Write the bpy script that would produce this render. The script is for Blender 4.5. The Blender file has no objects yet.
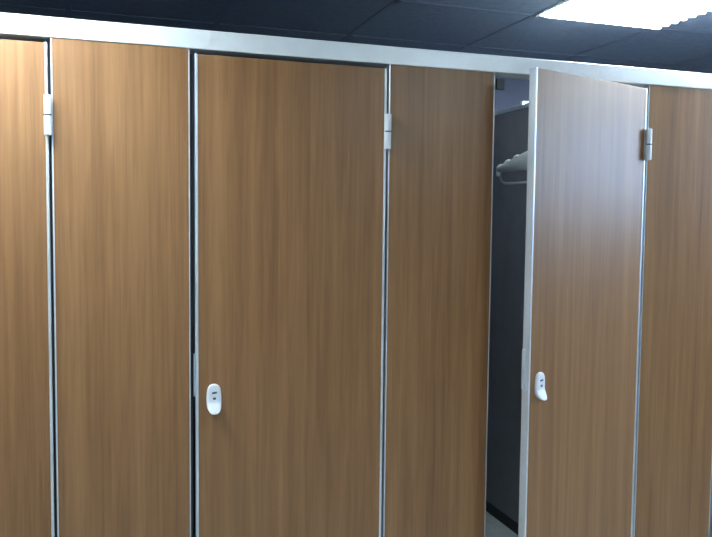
import bpy, bmesh, math
from mathutils import Matrix, Vector

sc = bpy.context.scene
COL = sc.collection
PI = math.pi

# ------------------------------------------------------------------ dimensions
PANEL_L, DOOR_W, GAP_FREE, GAP_HINGE = -0.11875, 0.600, 0.0144, 0.012
X1 = PANEL_L                 # left edge of the pilaster between the first two doors
X2 = X1 + 0.3734
X2B = X2 + GAP_FREE          # free edge of the middle door
X3 = X2B + DOOR_W
X3B = X3 + GAP_HINGE
X4 = X3B + 0.3712
X4B = X4 + GAP_HINGE - 0.004
X5 = X4B + DOOR_W            # hinge edge of the ajar door
X5B = X5 + GAP_HINGE
X6 = X5B + 0.3465
X7 = X6 + GAP_FREE + DOOR_W
TH = 0.025                   # board thickness
RAIL_Z0, RAIL_Z1 = 2.000, 2.056
DOOR_Z0, DOOR_Z1 = 0.004, 1.9868
PAN_Z0 = 0.0
Y_BACK = 1.32
CEIL = 2.345
OPEN = math.radians(18.3)

# ------------------------------------------------------------------ materials
def new_mat(name):
    m = bpy.data.materials.new(name); m.use_nodes = True
    nt = m.node_tree
    return m, nt, nt.nodes['Principled BSDF']

def plain(name, col, rough=0.5, metal=0.0, spec=0.5, noise=0.0, nscale=30.0, bump=0.0):
    m, nt, b = new_mat(name)
    b.inputs['Roughness'].default_value = rough
    b.inputs['Metallic'].default_value = metal
    b.inputs['Specular IOR Level'].default_value = spec
    tc = nt.nodes.new('ShaderNodeTexCoord')
    n = nt.nodes.new('ShaderNodeTexNoise'); n.inputs['Scale'].default_value = nscale
    n.inputs['Detail'].default_value = 4
    nt.links.new(tc.outputs['Object'], n.inputs['Vector'])
    r = nt.nodes.new('ShaderNodeValToRGB')
    r.color_ramp.elements[0].position = 0.3; r.color_ramp.elements[1].position = 0.7
    lo = [c * (1 - noise) for c in col]; hi = [min(1, c * (1 + noise)) for c in col]
    r.color_ramp.elements[0].color = (*lo, 1); r.color_ramp.elements[1].color = (*hi, 1)
    nt.links.new(n.outputs['Fac'], r.inputs['Fac'])
    nt.links.new(r.outputs['Color'], b.inputs['Base Color'])
    if bump:
        bp = nt.nodes.new('ShaderNodeBump'); bp.inputs['Strength'].default_value = bump
        bp.inputs['Distance'].default_value = 0.002
        nt.links.new(n.outputs['Fac'], bp.inputs['Height'])
        nt.links.new(bp.outputs['Normal'], b.inputs['Normal'])
    return m

def wood():
    m, nt, b = new_mat('wood_laminate')
    L = nt.links.new
    tc = nt.nodes.new('ShaderNodeTexCoord')
    oi = nt.nodes.new('ShaderNodeObjectInfo')
    off = nt.nodes.new('ShaderNodeVectorMath'); off.operation = 'SCALE'
    off.inputs[0].default_value = (37.0, 11.0, 23.0)
    L(oi.outputs['Random'], off.inputs['Scale'])
    add = nt.nodes.new('ShaderNodeVectorMath'); add.operation = 'ADD'
    L(tc.outputs['Object'], add.inputs[0]); L(off.outputs[0], add.inputs[1])
    def streak(sx, sz, detail, dist=0.0):
        mp = nt.nodes.new('ShaderNodeMapping'); mp.inputs['Scale'].default_value = (sx, 1.0, sz)
        L(add.outputs[0], mp.inputs['Vector'])
        n = nt.nodes.new('ShaderNodeTexNoise'); n.inputs['Scale'].default_value = 1.0
        n.inputs['Detail'].default_value = detail; n.inputs['Distortion'].default_value = dist
        L(mp.outputs[0], n.inputs['Vector'])
        return n.outputs['Fac']
    broad = streak(22, 0.45, 2, 0.4)
    mid = streak(85, 2.4, 4, 0.6)
    fine = streak(320, 9.0, 2)
    def mul(a, k):
        x = nt.nodes.new('ShaderNodeMath'); x.operation = 'MULTIPLY'; L(a, x.inputs[0]); x.inputs[1].default_value = k
        return x.outputs[0]
    def plus(a, c):
        x = nt.nodes.new('ShaderNodeMath'); x.operation = 'ADD'; L(a, x.inputs[0]); L(c, x.inputs[1])
        return x.outputs[0]
    tot = plus(plus(mul(broad, 0.45), mul(mid, 0.38)), mul(fine, 0.17))
    r = nt.nodes.new('ShaderNodeValToRGB')
    cr = r.color_ramp
    cr.elements[0].position = 0.33; cr.elements[0].color = WOOD_LO
    cr.elements[1].position = 0.67; cr.elements[1].color = WOOD_HI
    e = cr.elements.new(0.5); e.color = WOOD_MID
    L(tot, r.inputs['Fac']); L(r.outputs['Color'], b.inputs['Base Color'])
    b.inputs['Roughness'].default_value = 0.38
    b.inputs['Specular IOR Level'].default_value = 0.45
    bp = nt.nodes.new('ShaderNodeBump'); bp.inputs['Strength'].default_value = 0.06
    bp.inputs['Distance'].default_value = 0.001
    L(fine, bp.inputs['Height']); L(bp.outputs['Normal'], b.inputs['Normal'])
    return m

WOOD_LO = (0.152, 0.073, 0.028, 1)
WOOD_MID = (0.212, 0.108, 0.044, 1)
WOOD_HI = (0.272, 0.146, 0.063, 1)
M_WOOD = wood()
M_ALU = plain('brushed_aluminium', (0.60, 0.66, 0.70), 0.38, 0.55, 0.5, 0.03, 60)
M_RAIL = plain('satin_aluminium_rail', (0.76, 0.81, 0.83), 0.40, 0.35, 0.5, 0.03, 20)
M_HINGE = plain('grey_painted_hinge', (0.62, 0.67, 0.71), 0.35, 0.1, 0.5, 0.02, 40)
M_WHITE = plain('white_plastic', (0.60, 0.64, 0.70), 0.30, 0.0, 0.5, 0.02, 40)
M_MARK = plain('dark_marking', (0.05, 0.07, 0.09), 0.5)
M_DARK = plain('dark_recess', (0.02, 0.025, 0.03), 0.7)
M_PART = plain('dark_grey_laminate', (0.165, 0.175, 0.195), 0.45, 0.0, 0.35, 0.08, 12)
M_PLINTH = plain('black_plinth', (0.018, 0.022, 0.028), 0.6)
M_FLOOR = plain('grey_vinyl_floor', (0.30, 0.34, 0.35), 0.55, 0.0, 0.4, 0.10, 14)
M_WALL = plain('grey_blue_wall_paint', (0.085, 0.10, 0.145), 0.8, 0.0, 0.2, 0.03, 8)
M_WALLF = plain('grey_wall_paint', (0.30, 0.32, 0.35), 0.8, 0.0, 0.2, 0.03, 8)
M_CEIL = plain('dark_grey_ceiling_tile', (0.19, 0.235, 0.31), 0.9, 0.0, 0.1, 0.10, 40, 0.2)
M_TBAR = plain('dark_ceiling_grid', (0.175, 0.215, 0.285), 0.8, 0.0, 0.1)
M_LOUVRE = plain('white_enamel', (0.85, 0.87, 0.88), 0.35, 0.0, 0.5)
M_HANGER = plain('grey_plastic_hanger', (0.40, 0.45, 0.47), 0.3, 0.0, 0.6, 0.03, 40)
M_GLEAM = plain('white_gleam', (0.92, 0.94, 0.95), 0.15, 0.0, 0.6)  # white colour standing in for gleams on the hanger
M_STEEL = plain('polished_steel', (0.75, 0.77, 0.8), 0.2, 0.9)

def glass():
    m, nt, b = new_mat('window_glass')
    nt.nodes.remove(b)
    tr = nt.nodes.new('ShaderNodeBsdfTransparent'); tr.inputs['Color'].default_value = (0.95, 0.98, 0.98, 1)
    gl = nt.nodes.new('ShaderNodeBsdfGlossy'); gl.inputs['Roughness'].default_value = 0.02
    fr = nt.nodes.new('ShaderNodeFresnel'); fr.inputs['IOR'].default_value = 1.3
    mx = nt.nodes.new('ShaderNodeMixShader')
    nt.links.new(fr.outputs[0], mx.inputs[0]); nt.links.new(tr.outputs[0], mx.inputs[1]); nt.links.new(gl.outputs[0], mx.inputs[2])
    nt.links.new(mx.outputs[0], nt.nodes['Material Output'].inputs['Surface'])
    return m
M_GLASS = glass()

def emit(name, col, s):
    m, nt, b = new_mat(name)
    b.inputs['Base Color'].default_value = (0.9, 0.9, 0.9, 1)
    b.inputs['Emission Color'].default_value = (*col, 1)
    b.inputs['Emission Strength'].default_value = s
    return m
M_LAMP = emit('fluorescent_diffuser', (0.84, 0.95, 1.0), 18.0)

# ------------------------------------------------------------------ mesh helpers
def add_box(bm, x0, x1, y0, y1, z0, z1, bev=0.0, seg=2, mat=None):
    b2 = bmesh.new()
    bmesh.ops.create_cube(b2, size=1.0)
    bmesh.ops.scale(b2, vec=(x1 - x0, y1 - y0, z1 - z0), verts=b2.verts)
    bmesh.ops.translate(b2, vec=((x0 + x1) / 2, (y0 + y1) / 2, (z0 + z1) / 2), verts=b2.verts)
    if bev:
        bmesh.ops.bevel(b2, geom=b2.edges[:], offset=bev, segments=seg, affect='EDGES', profile=0.5)
    if mat is not None:
        bmesh.ops.transform(b2, matrix=mat, verts=b2.verts)
    me = bpy.data.meshes.new('t'); b2.to_mesh(me); b2.free()
    bm.from_mesh(me); bpy.data.meshes.remove(me)

def add_cyl(bm, r, z0, z1, x=0, y=0, seg=28, bev=0.0015):
    b2 = bmesh.new()
    bmesh.ops.create_cone(b2, cap_ends=True, segments=seg, radius1=r, radius2=r, depth=z1 - z0)
    bmesh.ops.translate(b2, vec=(x, y, (z0 + z1) / 2), verts=b2.verts)
    if bev:
        es = [e for e in b2.edges if abs(e.verts[0].co.z - e.verts[1].co.z) < 1e-6]
        bmesh.ops.bevel(b2, geom=es, offset=bev, segments=2, affect='EDGES', profile=0.5)
    me = bpy.data.meshes.new('t'); b2.to_mesh(me); b2.free()
    bm.from_mesh(me); bpy.data.meshes.remove(me)

def add_tube(bm, pts, r, seg=10, closed=False):
    pts = [Vector(p) for p in pts]; n = len(pts); rings = []
    prev = None
    for i, p in enumerate(pts):
        a = pts[(i - 1) % n] if (i > 0 or closed) else p
        c = pts[(i + 1) % n] if (i < n - 1 or closed) else p
        t = (c - a).normalized()
        if prev is None:
            up = Vector((0, 0, 1)) if abs(t.z) < 0.9 else Vector((1, 0, 0))
            nrm = t.cross(up).normalized()
        else:
            nrm = (prev - t * prev.dot(t)).normalized()
        prev = nrm; bn = t.cross(nrm)
        rr = r[i] if isinstance(r, (list, tuple)) else r
        rings.append([bm.verts.new(p + (nrm * math.cos(2 * PI * k / seg) + bn * math.sin(2 * PI * k / seg)) * rr) for k in range(seg)])
    m = n if closed else n - 1
    for i in range(m):
        A, B = rings[i], rings[(i + 1) % n]
        for k in range(seg):
            bm.faces.new((A[k], A[(k + 1) % seg], B[(k + 1) % seg], B[k]))
    if not closed:
        bm.faces.new(list(reversed(rings[0]))); bm.faces.new(rings[-1])

def obj(name, bm, mat, parent=None, smooth=True, loc=None):
    bmesh.ops.recalc_face_normals(bm, faces=bm.faces[:])
    me = bpy.data.meshes.new(name); bm.to_mesh(me); bm.free()
    me.materials.append(mat)
    o = bpy.data.objects.new(name, me); COL.objects.link(o)
    if parent is not None: o.parent = parent
    if loc: o.location = loc
    if smooth:
        for p in me.polygons: p.use_smooth = True
        md = o.modifiers.new('ws', 'WEIGHTED_NORMAL'); md.keep_sharp = True
        me.set_sharp_from_angle(angle=math.radians(40))
    return o

def tag(o, label, cat, group=None):
    o['label'] = label; o['category'] = cat
    if group: o['group'] = group
    return o

def thing(name, label, cat, loc=(0, 0, 0), rz=0.0, group=None):
    o = bpy.data.objects.new(name, None); COL.objects.link(o)
    o.empty_display_size = 0.05
    o.location = loc; o.rotation_euler = (0, 0, rz)
    return tag(o, label, cat, group)

def struct(name, bm, mat):
    o = obj(name, bm, mat, smooth=False); o['kind'] = 'structure'
    return o

def copy_tree(o, parent=None):
    c = o.copy(); COL.objects.link(c)
    if parent is not None: c.parent = parent
    for ch in [x for x in bpy.data.objects if x.parent == o]:
        copy_tree(ch, c)
    return c

# ------------------------------------------------------------------ room shell
RX0, RX1, RY0 = -2.81, 4.00, -4.91
bm = bmesh.new(); add_box(bm, RX0, RX1, RY0, Y_BACK, -0.1, 0.0); struct('floor', bm, M_FLOOR)
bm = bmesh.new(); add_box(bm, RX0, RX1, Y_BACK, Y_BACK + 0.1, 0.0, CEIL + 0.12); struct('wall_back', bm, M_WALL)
bm = bmesh.new(); add_box(bm, RX0 - 0.1, RX0, RY0, Y_BACK + 0.1, 0.0, CEIL + 0.12); struct('wall_left', bm, M_WALLF)
WY0, WY1, WZ0, WZ1 = -1.45, -0.15, 1.55, 2.28      # unseen daylight window, added to put sheen on the ajar door
bm = bmesh.new()
add_box(bm, RX1, RX1 + 0.1, RY0, WY0, 0.0, CEIL + 0.12)
add_box(bm, RX1, RX1 + 0.1, WY1, Y_BACK + 0.1, 0.0, CEIL + 0.12)
add_box(bm, RX1, RX1 + 0.1, WY0, WY1, 0.0, WZ0)
add_box(bm, RX1, RX1 + 0.1, WY0, WY1, WZ1, CEIL + 0.12)
struct('wall_right', bm, M_WALLF)
bm = bmesh.new()
for a, b, c, d in ((WY0, WY0 + 0.03, WZ0, WZ1), (WY1 - 0.03, WY1, WZ0, WZ1), (WY0 + 0.03, WY1 - 0.03, WZ0, WZ0 + 0.03), (WY0 + 0.03, WY1 - 0.03, WZ1 - 0.03, WZ1)):
    add_box(bm, RX1 + 0.02, RX1 + 0.08, a, b, c, d)
win = struct('added_window_1', bm, M_RAIL)
bm = bmesh.new(); add_box(bm, RX1 + 0.047, RX1 + 0.053, WY0 + 0.03, WY1 - 0.03, WZ0 + 0.03, WZ1 - 0.03)
obj('pane', bm, M_GLASS, win, smooth=False)
bm = bmesh.new(); add_box(bm, RX0 - 0.1, RX1 + 0.1, RY0 - 0.1, RY0, 0.0, CEIL + 0.12); struct('wall_front', bm, M_WALLF)

# ceiling of 0.6 m tiles with openings for the recessed lights
GX, GY, S = 1.69, 0.49, 0.60
LIGHT_CELLS = [(0, 0), (-4, 1), (2, 1), (0, 4), (-4, 5)]   # (column, row) of each square fitting
holes = set()
for i, j in LIGHT_CELLS:
    holes.add((i, j))
bm = bmesh.new(); grid = bmesh.new()
ni0, ni1 = -8, 8
for i in range(ni0, ni1):
    x0 = max(RX0, GX + S * i); x1 = min(RX1, GX + S * (i + 1))
    if x1 <= x0: continue
    for j in range(-2, 10):
        y1 = min(Y_BACK, GY - S * j); y0 = max(RY0, GY - S * (j + 1))
        if y1 <= y0 or (i, j) in holes: continue
        add_box(bm, x0, x1, y0, y1, CEIL, CEIL + 0.015)
add_box(bm, RX0, RX1, RY0, Y_BACK, CEIL + 0.115, CEIL + 0.12)
struct('ceiling', bm, M_CEIL)
for i in range(ni0, ni1 + 1):
    x = GX + S * i
    if RX0 + 0.02 < x < RX1 - 0.02:
        add_box(grid, x - 0.012, x + 0.012, RY0, Y_BACK, CEIL - 0.003, CEIL + 0.002)
for j in range(-1, 10):
    y = GY - S * j
    if RY0 + 0.02 < y < Y_BACK - 0.02:
        add_box(grid, RX0, RX1, y - 0.012, y + 0.012, CEIL - 0.003, CEIL + 0.002)
struct('trim_1', grid, M_TBAR)

# ------------------------------------------------------------------ ceiling lights
def make_light():
    t = thing('ceiling_light', '', 'ceiling light')
    w, l = 0.588, 0.588
    bm = bmesh.new()
    for a in (0.006, w - 0.012 + 0.006):
        add_box(bm, a - 0.003, a + 0.009, -l - 0.006, -0.006, -0.004, 0.07)
    add_box(bm, 0.006, w + 0.006, -0.018, -0.006, -0.004, 0.07)
    add_box(bm, 0.006, w + 0.006, -l - 0.006, -l + 0.006, -0.004, 0.07)
    obj('frame', bm, M_LOUVRE, t, smooth=False)
    # ribbed prismatic lens, ribs running across the fitting
    bm = bmesh.new()
    n = 11; x0, x1 = 0.014, w - 0.002; ya, yb = -0.019, -l + 0.007
    rows = []
    for k in range(2 * n + 1):
        y = ya + (yb - ya) * k / (2 * n)
        z = 0.012 if k % 2 == 0 else -0.016
        rows.append([bm.verts.new((x, y, zz)) for x, zz in ((x0, z + 0.004), (x0 + 0.012, z), (x1 - 0.012, z), (x1, z + 0.004))])
    top = [[bm.verts.new((r[0].co.x, r[0].co.y, 0.03)), bm.verts.new((r[3].co.x, r[3].co.y, 0.03))] for r in rows]
    for k in range(2 * n):
        a, b = rows[k], rows[k + 1]
        for q in range(3): bm.faces.new((a[q], a[q + 1], b[q + 1], b[q]))
        bm.faces.new((a[0], b[0], top[k + 1][0], top[k][0]))
        bm.faces.new((a[3], top[k][1], top[k + 1][1], b[3]))
        bm.faces.new((top[k][0], top[k + 1][0], top[k + 1][1], top[k][1]))
    obj('diffuser', bm, M_LAMP, t, smooth=False)
    return t
light0 = make_light()
lab = {(0, 0): 'bright white recessed fluorescent ceiling light above the ajar wooden door',
       (-4, 1): 'recessed ceiling light outside the view, just in front of the leftmost door',
       (2, 1): 'recessed light added for fill, outside the view, to the right of the ajar door',  # unseen fitting added to brighten the right-hand fronts
       (0, 4): 'recessed light added for fill, outside the view, behind the viewer on the right side',  # unseen fittings behind the viewer, added to light the fronts
       (-4, 5): 'recessed light added for fill, outside the view, behind the viewer on the left side'}
for k, (i, j) in enumerate(LIGHT_CELLS):
    t = light0 if k == 0 else copy_tree(light0)
    t.location = (GX + S * i, GY - S * j, CEIL)
    tag(t, lab[(i, j)], 'ceiling light', 'recessed ceiling lights')

# ------------------------------------------------------------------ fixed panels
def make_panel(x0, x1, label):
    w = x1 - x0
    t = thing('cubicle_panel', label, 'panel', (x0, 0, 0), 0, 'fixed panels between the doors')
    bm = bmesh.new(); add_box(bm, 0.0, w - 0.0035, 0.0, TH, PAN_Z0, RAIL_Z0, 0.0008, 1)
    obj('board', bm, M_WOOD, t)
    for a, b in ((-0.0042, 0.0), (w - 0.0035, w)):
        bm = bmesh.new(); add_box(bm, a, b, -0.0006, TH + 0.001, PAN_Z0, RAIL_Z0, 0.0008, 1)
        obj('edge_trim', bm, M_ALU, t)
    for a, b in ((-0.0100, -0.0042), (w, w + 0.009)):
        bm = bmesh.new(); add_box(bm, a, b, 0.018, TH + 0.001, PAN_Z0, RAIL_Z0 - 0.012, 0.0006, 1)
        obj('gap_shade', bm, M_DARK, t)  # dark strip added behind the door gap to stand for its shade
    return t
make_panel(X1, X2, 'wide fixed wood-grain panel between the leftmost door and the closed middle door')
make_panel(X3B, X4, 'fixed wood-grain panel between the closed middle door and the dark gap')
make_panel(X5B, X6, 'fixed wood-grain panel at the far right, beside the hinge of the ajar door')

# ------------------------------------------------------------------ doors
def lock_bm():
    """oval escutcheon whose lower end flares outward into a pull lip; front faces -y"""
    bm = bmesh.new()
    NU, NV = 14, 30
    hw, hh = 0.0222, 0.0440
    def half(v):            # half width along the height, v=-1 top .. 1 bottom
        return hw * (1 - 0.20 * v * v) * (max(0.0, 1 - abs(v) ** 6)) ** (1 / 2.3)
    def dep(u, v):
        edge = max(0.0, 1 - abs(u) ** 4) ** 0.5
        endf = max(0.0, 1 - abs(v) ** 8) ** 0.5
        d = 0.004 + 0.006 * edge * endf
        if v > 0.2:
            s = (v - 0.2) / 0.8
            d += 0.021 * s ** 1.5
        return d
    front = []; back = []
    for j in range(NV + 1):
        v = -math.cos(PI * j / NV)
        hwv = max(half(v), 0.0035)
        rf = []; rb = []
        for i in range(NU + 1):
            u = -math.cos(PI * i / NU)
            x = u * hwv; z = -v * hh
            rf.append(bm.verts.new((x, -dep(u, v), z)))
            back_y = 0.0
            if v > 0.55: back_y = -min(dep(u, v) - 0.005, 0.015 * ((v - 0.55) / 0.45) ** 1.2)
            rb.append(bm.verts.new((x, back_y, z)))
        front.append(rf); back.append(rb)
    for j in range(NV):
        for i in range(NU):
            bm.faces.new((front[j][i], front[j][i + 1], front[j + 1][i + 1], front[j + 1][i]))
            bm.faces.new((back[j][i], back[j + 1][i], back[j + 1][i + 1], back[j][i + 1]))
        bm.faces.new((front[j][0], front[j + 1][0], back[j + 1][0], back[j][0]))
        bm.faces.new((front[j][NU], back[j][NU], back[j + 1][NU], front[j + 1][NU]))
    for i in range(NU):
        bm.faces.new((front[0][i], back[0][i], back[0][i + 1], front[0][i + 1]))
        bm.faces.new((front[NV][i], front[NV][i + 1], back[NV][i + 1], back[NV][i]))
    return bm

def make_door():
    """door hinged on its right edge; origin on the floor under the hinge edge, board in -x"""
    t = thing('cubicle_door', '', 'door')
    W = DOOR_W
    bm = bmesh.new(); add_box(bm, -W + 0.004, -0.004, 0.0, TH, DOOR_Z0, DOOR_Z1 - 0.001, 0.0008, 1)
    obj('board', bm, M_WOOD, t)
    bm = bmesh.new(); add_box(bm, -W + 0.001, -W + 0.009, -0.002, TH + 0.001, DOOR_Z0, DOOR_Z1, 0.002, 2)
    obj('edge_trim', bm, M_ALU, t)
    bm = bmesh.new(); add_box(bm, -0.008, 0.0, -0.002, TH + 0.001, DOOR_Z0, DOOR_Z1, 0.002, 2)
    obj('edge_trim', bm, M_ALU, t)
    # hinges, two knuckles each with a leaf screwed to the edge
    for zc in (1.7868, 0.22):
        bm = bmesh.new()
        add_cyl(bm, 0.0108, zc + 0.0022, zc + 0.055, 0.0, -0.0135)
        add_cyl(bm, 0.0108, zc - 0.055, zc - 0.0022, 0.0, -0.0135)
        add_box(bm, -0.006, 0.0025, -0.006, 0.016, zc - 0.053, zc - 0.003, 0.0006, 1)
        h = obj('hinge', bm, M_HINGE, t)
        bm = bmesh.new(); add_cyl(bm, 0.0085, zc - 0.0022, zc + 0.0022, 0.0, -0.0135, bev=0)
        obj('hinge_washer', bm, M_MARK, h)
    # lock with its two small dark marks
    lk = obj('lock', lock_bm(), M_WHITE, t, loc=(-W + 0.0545, 0.0, 0.9645))
    lk['label'] = 'white oval lock plate with a flared lower lip'
    bm = bmesh.new()
    add_box(bm, -0.0075, 0.0075, -0.0110, -0.0085, -0.003, 0.003, 0.001, 2,
            Matrix.Translation((0.0005, 0, 0.0185)) @ Matrix.Rotation(math.radians(-8), 4, 'Y'))
    obj('keyhole', bm, M_MARK, lk)
    bm = bmesh.new()
    add_box(bm, -0.0045, 0.0045, -0.0110, -0.0080, -0.0035, 0.0035, 0.001, 2, Matrix.Translation((0.0005, 0, 0.001)))
    obj('status_mark', bm, M_MARK, lk)
    bm = bmesh.new(); add_box(bm, -W - 0.004, -W + 0.002, 0.013, 0.024, 0.97, 1.10, 0.0008, 1)
    obj('latch_plate', bm, M_ALU, t)
    return t
d0 = make_door()
spots = [(X3, 0.0, 'closed wooden cubicle door in the middle, with a white oval lock and visible both edges'),
         (X1 - GAP_HINGE, 0.0, 'wooden cubicle door cut off by the left edge, hinge beside the wide panel'),
         (X5, OPEN, 'wooden cubicle door standing ajar on the right, beside the dark gap'),
         (X7, 0.0, 'wooden cubicle door at the lower right corner, only a sliver of its edge showing')]
for k, (x, a, l) in enumerate(spots):
    t = d0 if k == 0 else copy_tree(d0)
    t.location = (x, 0, 0); t.rotation_euler = (0, 0, a)
    tag(t, l, 'door', 'wooden cubicle doors')
    if a:      # its lock sits a touch higher
        for ch in bpy.data.objects:
            if ch.parent == t and ch.name.startswith('lock'): ch.location.z += 0.015
d0['label'] = 'closed wooden cubicle door in the middle, white oval lock near its left edge'

# ------------------------------------------------------------------ head rail
RL0, RL1 = X1 - GAP_HINGE - DOOR_W - 0.02, X7 + 0.02
bm = bmesh.new()
add_box(bm, RL0, RL1, -0.004, 0.078, RAIL_Z0, RAIL_Z1, 0.003, 3)
rail = obj('head_rail', bm, M_RAIL)
tag(rail, 'long pale aluminium head rail running along the top of all the doors and panels', 'rail')

# ------------------------------------------------------------------ partitions between cubicles
def make_partition(x, label):
    t = thing('cubicle_partition', label, 'partition', (x, 0, 0), 0, 'dark partitions behind the doors')
    bm = bmesh.new(); add_box(bm, 0.0, 0.02, 0.080, Y_BACK - 0.002, 0.0, 2.040, 0.001, 1)
    obj('board', bm, M_PART, t)
    bm = bmesh.new(); add_box(bm, -0.003, 0.023, 0.080, Y_BACK - 0.002, 2.040, 2.058, 0.002, 2)
    obj('top_rail', bm, M_ALU, t)
    bm = bmesh.new(); add_box(bm, -0.004, 0.024, 0.080, Y_BACK - 0.002, 0.0, 0.055, 0.001, 1)
    obj('plinth', bm, M_PLINTH, t)
    bm = bmesh.new()
    add_box(bm, -0.010, 0.030, 0.908, 0.932, 2.052, 2.072, 0.002, 2)
    obj('rail_clip', bm, M_HINGE, t)
    return t
OFF = 1.900 - X5B
make_partition(1.900, 'dark grey side partition seen through the gap beside the ajar door')
make_partition(X3B + OFF, 'dark partition hidden behind the panel between middle door and gap')

# ------------------------------------------------------------------ wall cover seen above the partition
bm = bmesh.new()
add_box(bm, 1.967, 2.013, Y_BACK - 0.018, Y_BACK, 2.192, 2.246, 0.002, 2)
o = obj('wall_cover', bm, M_DARK)
tag(o, 'small dark square cover high on the wall, seen at the top of the gap', 'cover')

# ------------------------------------------------------------------ coat hook and hanger
t = thing('coat_hook', 'small steel coat hook on the dark partition, behind the ajar door', 'hook', (1.900, 0.6114, 1.860))
bm = bmesh.new(); add_box(bm, -0.004, 0.0, -0.018, 0.018, -0.03, 0.05, 0.0015, 2)
obj('plate', bm, M_STEEL, t)
bm = bmesh.new()
add_tube(bm, [(-0.003, 0, 0.02), (-0.05, 0, 0.022), (-0.095, 0, 0.020), (-0.108, 0, 0.026), (-0.112, 0, 0.04)], 0.0045)
obj('arm', bm, M_STEEL, t)

HZ = 1.725
ang = math.radians(18)
t = thing('coat_hanger', 'grey plastic coat hanger with white strips for gleams, hanging in the dark gap', 'hanger',
          (1.7963, 0.6114, HZ), math.atan2(math.cos(ang), -math.sin(ang)))
# local x runs along the shoulders
bm = bmesh.new()
N = 32; prof = []
def top(s): return 0.029 + 0.078 * (1 - (abs(s) / 0.258) ** 1.05)
rings = []
for i in range(N + 1):
    s = -0.258 + 0.516 * i / N
    k = abs(s) / 0.258
    zt = top(s); zb = 0.004
    if k > 0.93:
        q = (k - 0.93) / 0.07; zt -= 0.007 * q * q; zb += 0.006 * q * q
    hw = 0.008 + 0.012 * k
    if k > 0.95: hw *= 0.75
    sweep = -0.03 * k * k
    ring = []
    for a in range(12):
        th = 2 * PI * a / 12
        zc, hz_ = (zt + zb) / 2, (zt - zb) / 2
        ring.append(bm.verts.new((s, sweep + hw * math.copysign(abs(math.cos(th)) ** 0.7, math.cos(th)), zc + hz_ * math.copysign(abs(math.sin(th)) ** 0.7, math.sin(th)))))
    rings.append(ring)
for i in range(N):
    for a in range(12):
        bm.faces.new((rings[i][a], rings[i][(a + 1) % 12], rings[i + 1][(a + 1) % 12], rings[i + 1][a]))
bm.faces.new(list(reversed(rings[0]))); bm.faces.new(rings[-1])
obj('shoulder', bm, M_HANGER, t)
bm = bmesh.new()
pts = [(-0.238, -0.026, 0.010), (-0.240, -0.026, -0.012), (-0.228, -0.024, -0.034), (-0.205, -0.020, -0.045), (-0.17, -0.013, -0.047)]
pts = pts + [(0.0, 0, -0.047)] + [(-x, y, z) for x, y, z in reversed(pts)]
add_tube(bm, pts, 0.0052, 10)
obj('trouser_bar', bm, M_HANGER, t)
bm = bmesh.new()
pts = [(0, 0, 0.095), (0, 0, 0.125)]
R = 0.022
for i in range(13):
    a = math.radians(-80 + 250 * i / 12)
    pts.append((R * math.cos(a) * 0 + R * math.cos(a), 0, 0.150 + R * math.sin(a)))
add_tube(bm, pts, 0.0022, 8)
obj('hook', bm, M_STEEL, t)
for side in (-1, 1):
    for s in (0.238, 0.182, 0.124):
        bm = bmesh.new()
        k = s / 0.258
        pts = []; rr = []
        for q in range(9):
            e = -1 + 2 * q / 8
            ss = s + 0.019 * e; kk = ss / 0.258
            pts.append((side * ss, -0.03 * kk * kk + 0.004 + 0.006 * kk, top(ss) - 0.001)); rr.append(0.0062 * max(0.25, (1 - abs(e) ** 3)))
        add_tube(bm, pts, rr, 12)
        obj('gleam_strip', bm, M_GLEAM, t)  # white bead in place of a highlight on the shoulder edge

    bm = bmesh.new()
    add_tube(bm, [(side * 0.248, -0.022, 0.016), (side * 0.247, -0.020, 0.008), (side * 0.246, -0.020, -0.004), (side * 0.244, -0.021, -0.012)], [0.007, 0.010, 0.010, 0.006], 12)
    obj('bright_end', bm, M_GLEAM, t)  # white end added as a bright spot at the arm tip

# ------------------------------------------------------------------ world, camera, colour
w = bpy.data.worlds.new('world'); sc.world = w; w.use_nodes = True
w.node_tree.nodes['Background'].inputs['Color'].default_value = (0.42, 0.64, 1.0, 1)
w.node_tree.nodes['Background'].inputs['Strength'].default_value = 9.0

cam = bpy.data.cameras.new('camera'); co = bpy.data.objects.new('camera', cam); COL.objects.link(co)
r = Vector((0.9488571, -0.31553112, 0.01050306)); u = Vector((0.01011968, 0.06364936, 0.99792101)); f = Vector((0.31554365, 0.94677815, -0.06358722))
m = Matrix((r, u, -f)).transposed().to_4x4(); m.translation = (0.0, -2.31714, 1.50871)
co.matrix_world = m
cam.sensor_width = 36.0; cam.sensor_fit = 'HORIZONTAL'; cam.lens = 770.78 * 36.0 / 712.0
cam.clip_start = 0.02
sc.camera = co

vs = sc.view_settings
sc.display_settings.display_device = 'sRGB'
vs.view_transform = 'Standard'; vs.look = 'None'; vs.gamma = 1.0; vs.use_curve_mapping = False
vs.exposure = 0.9
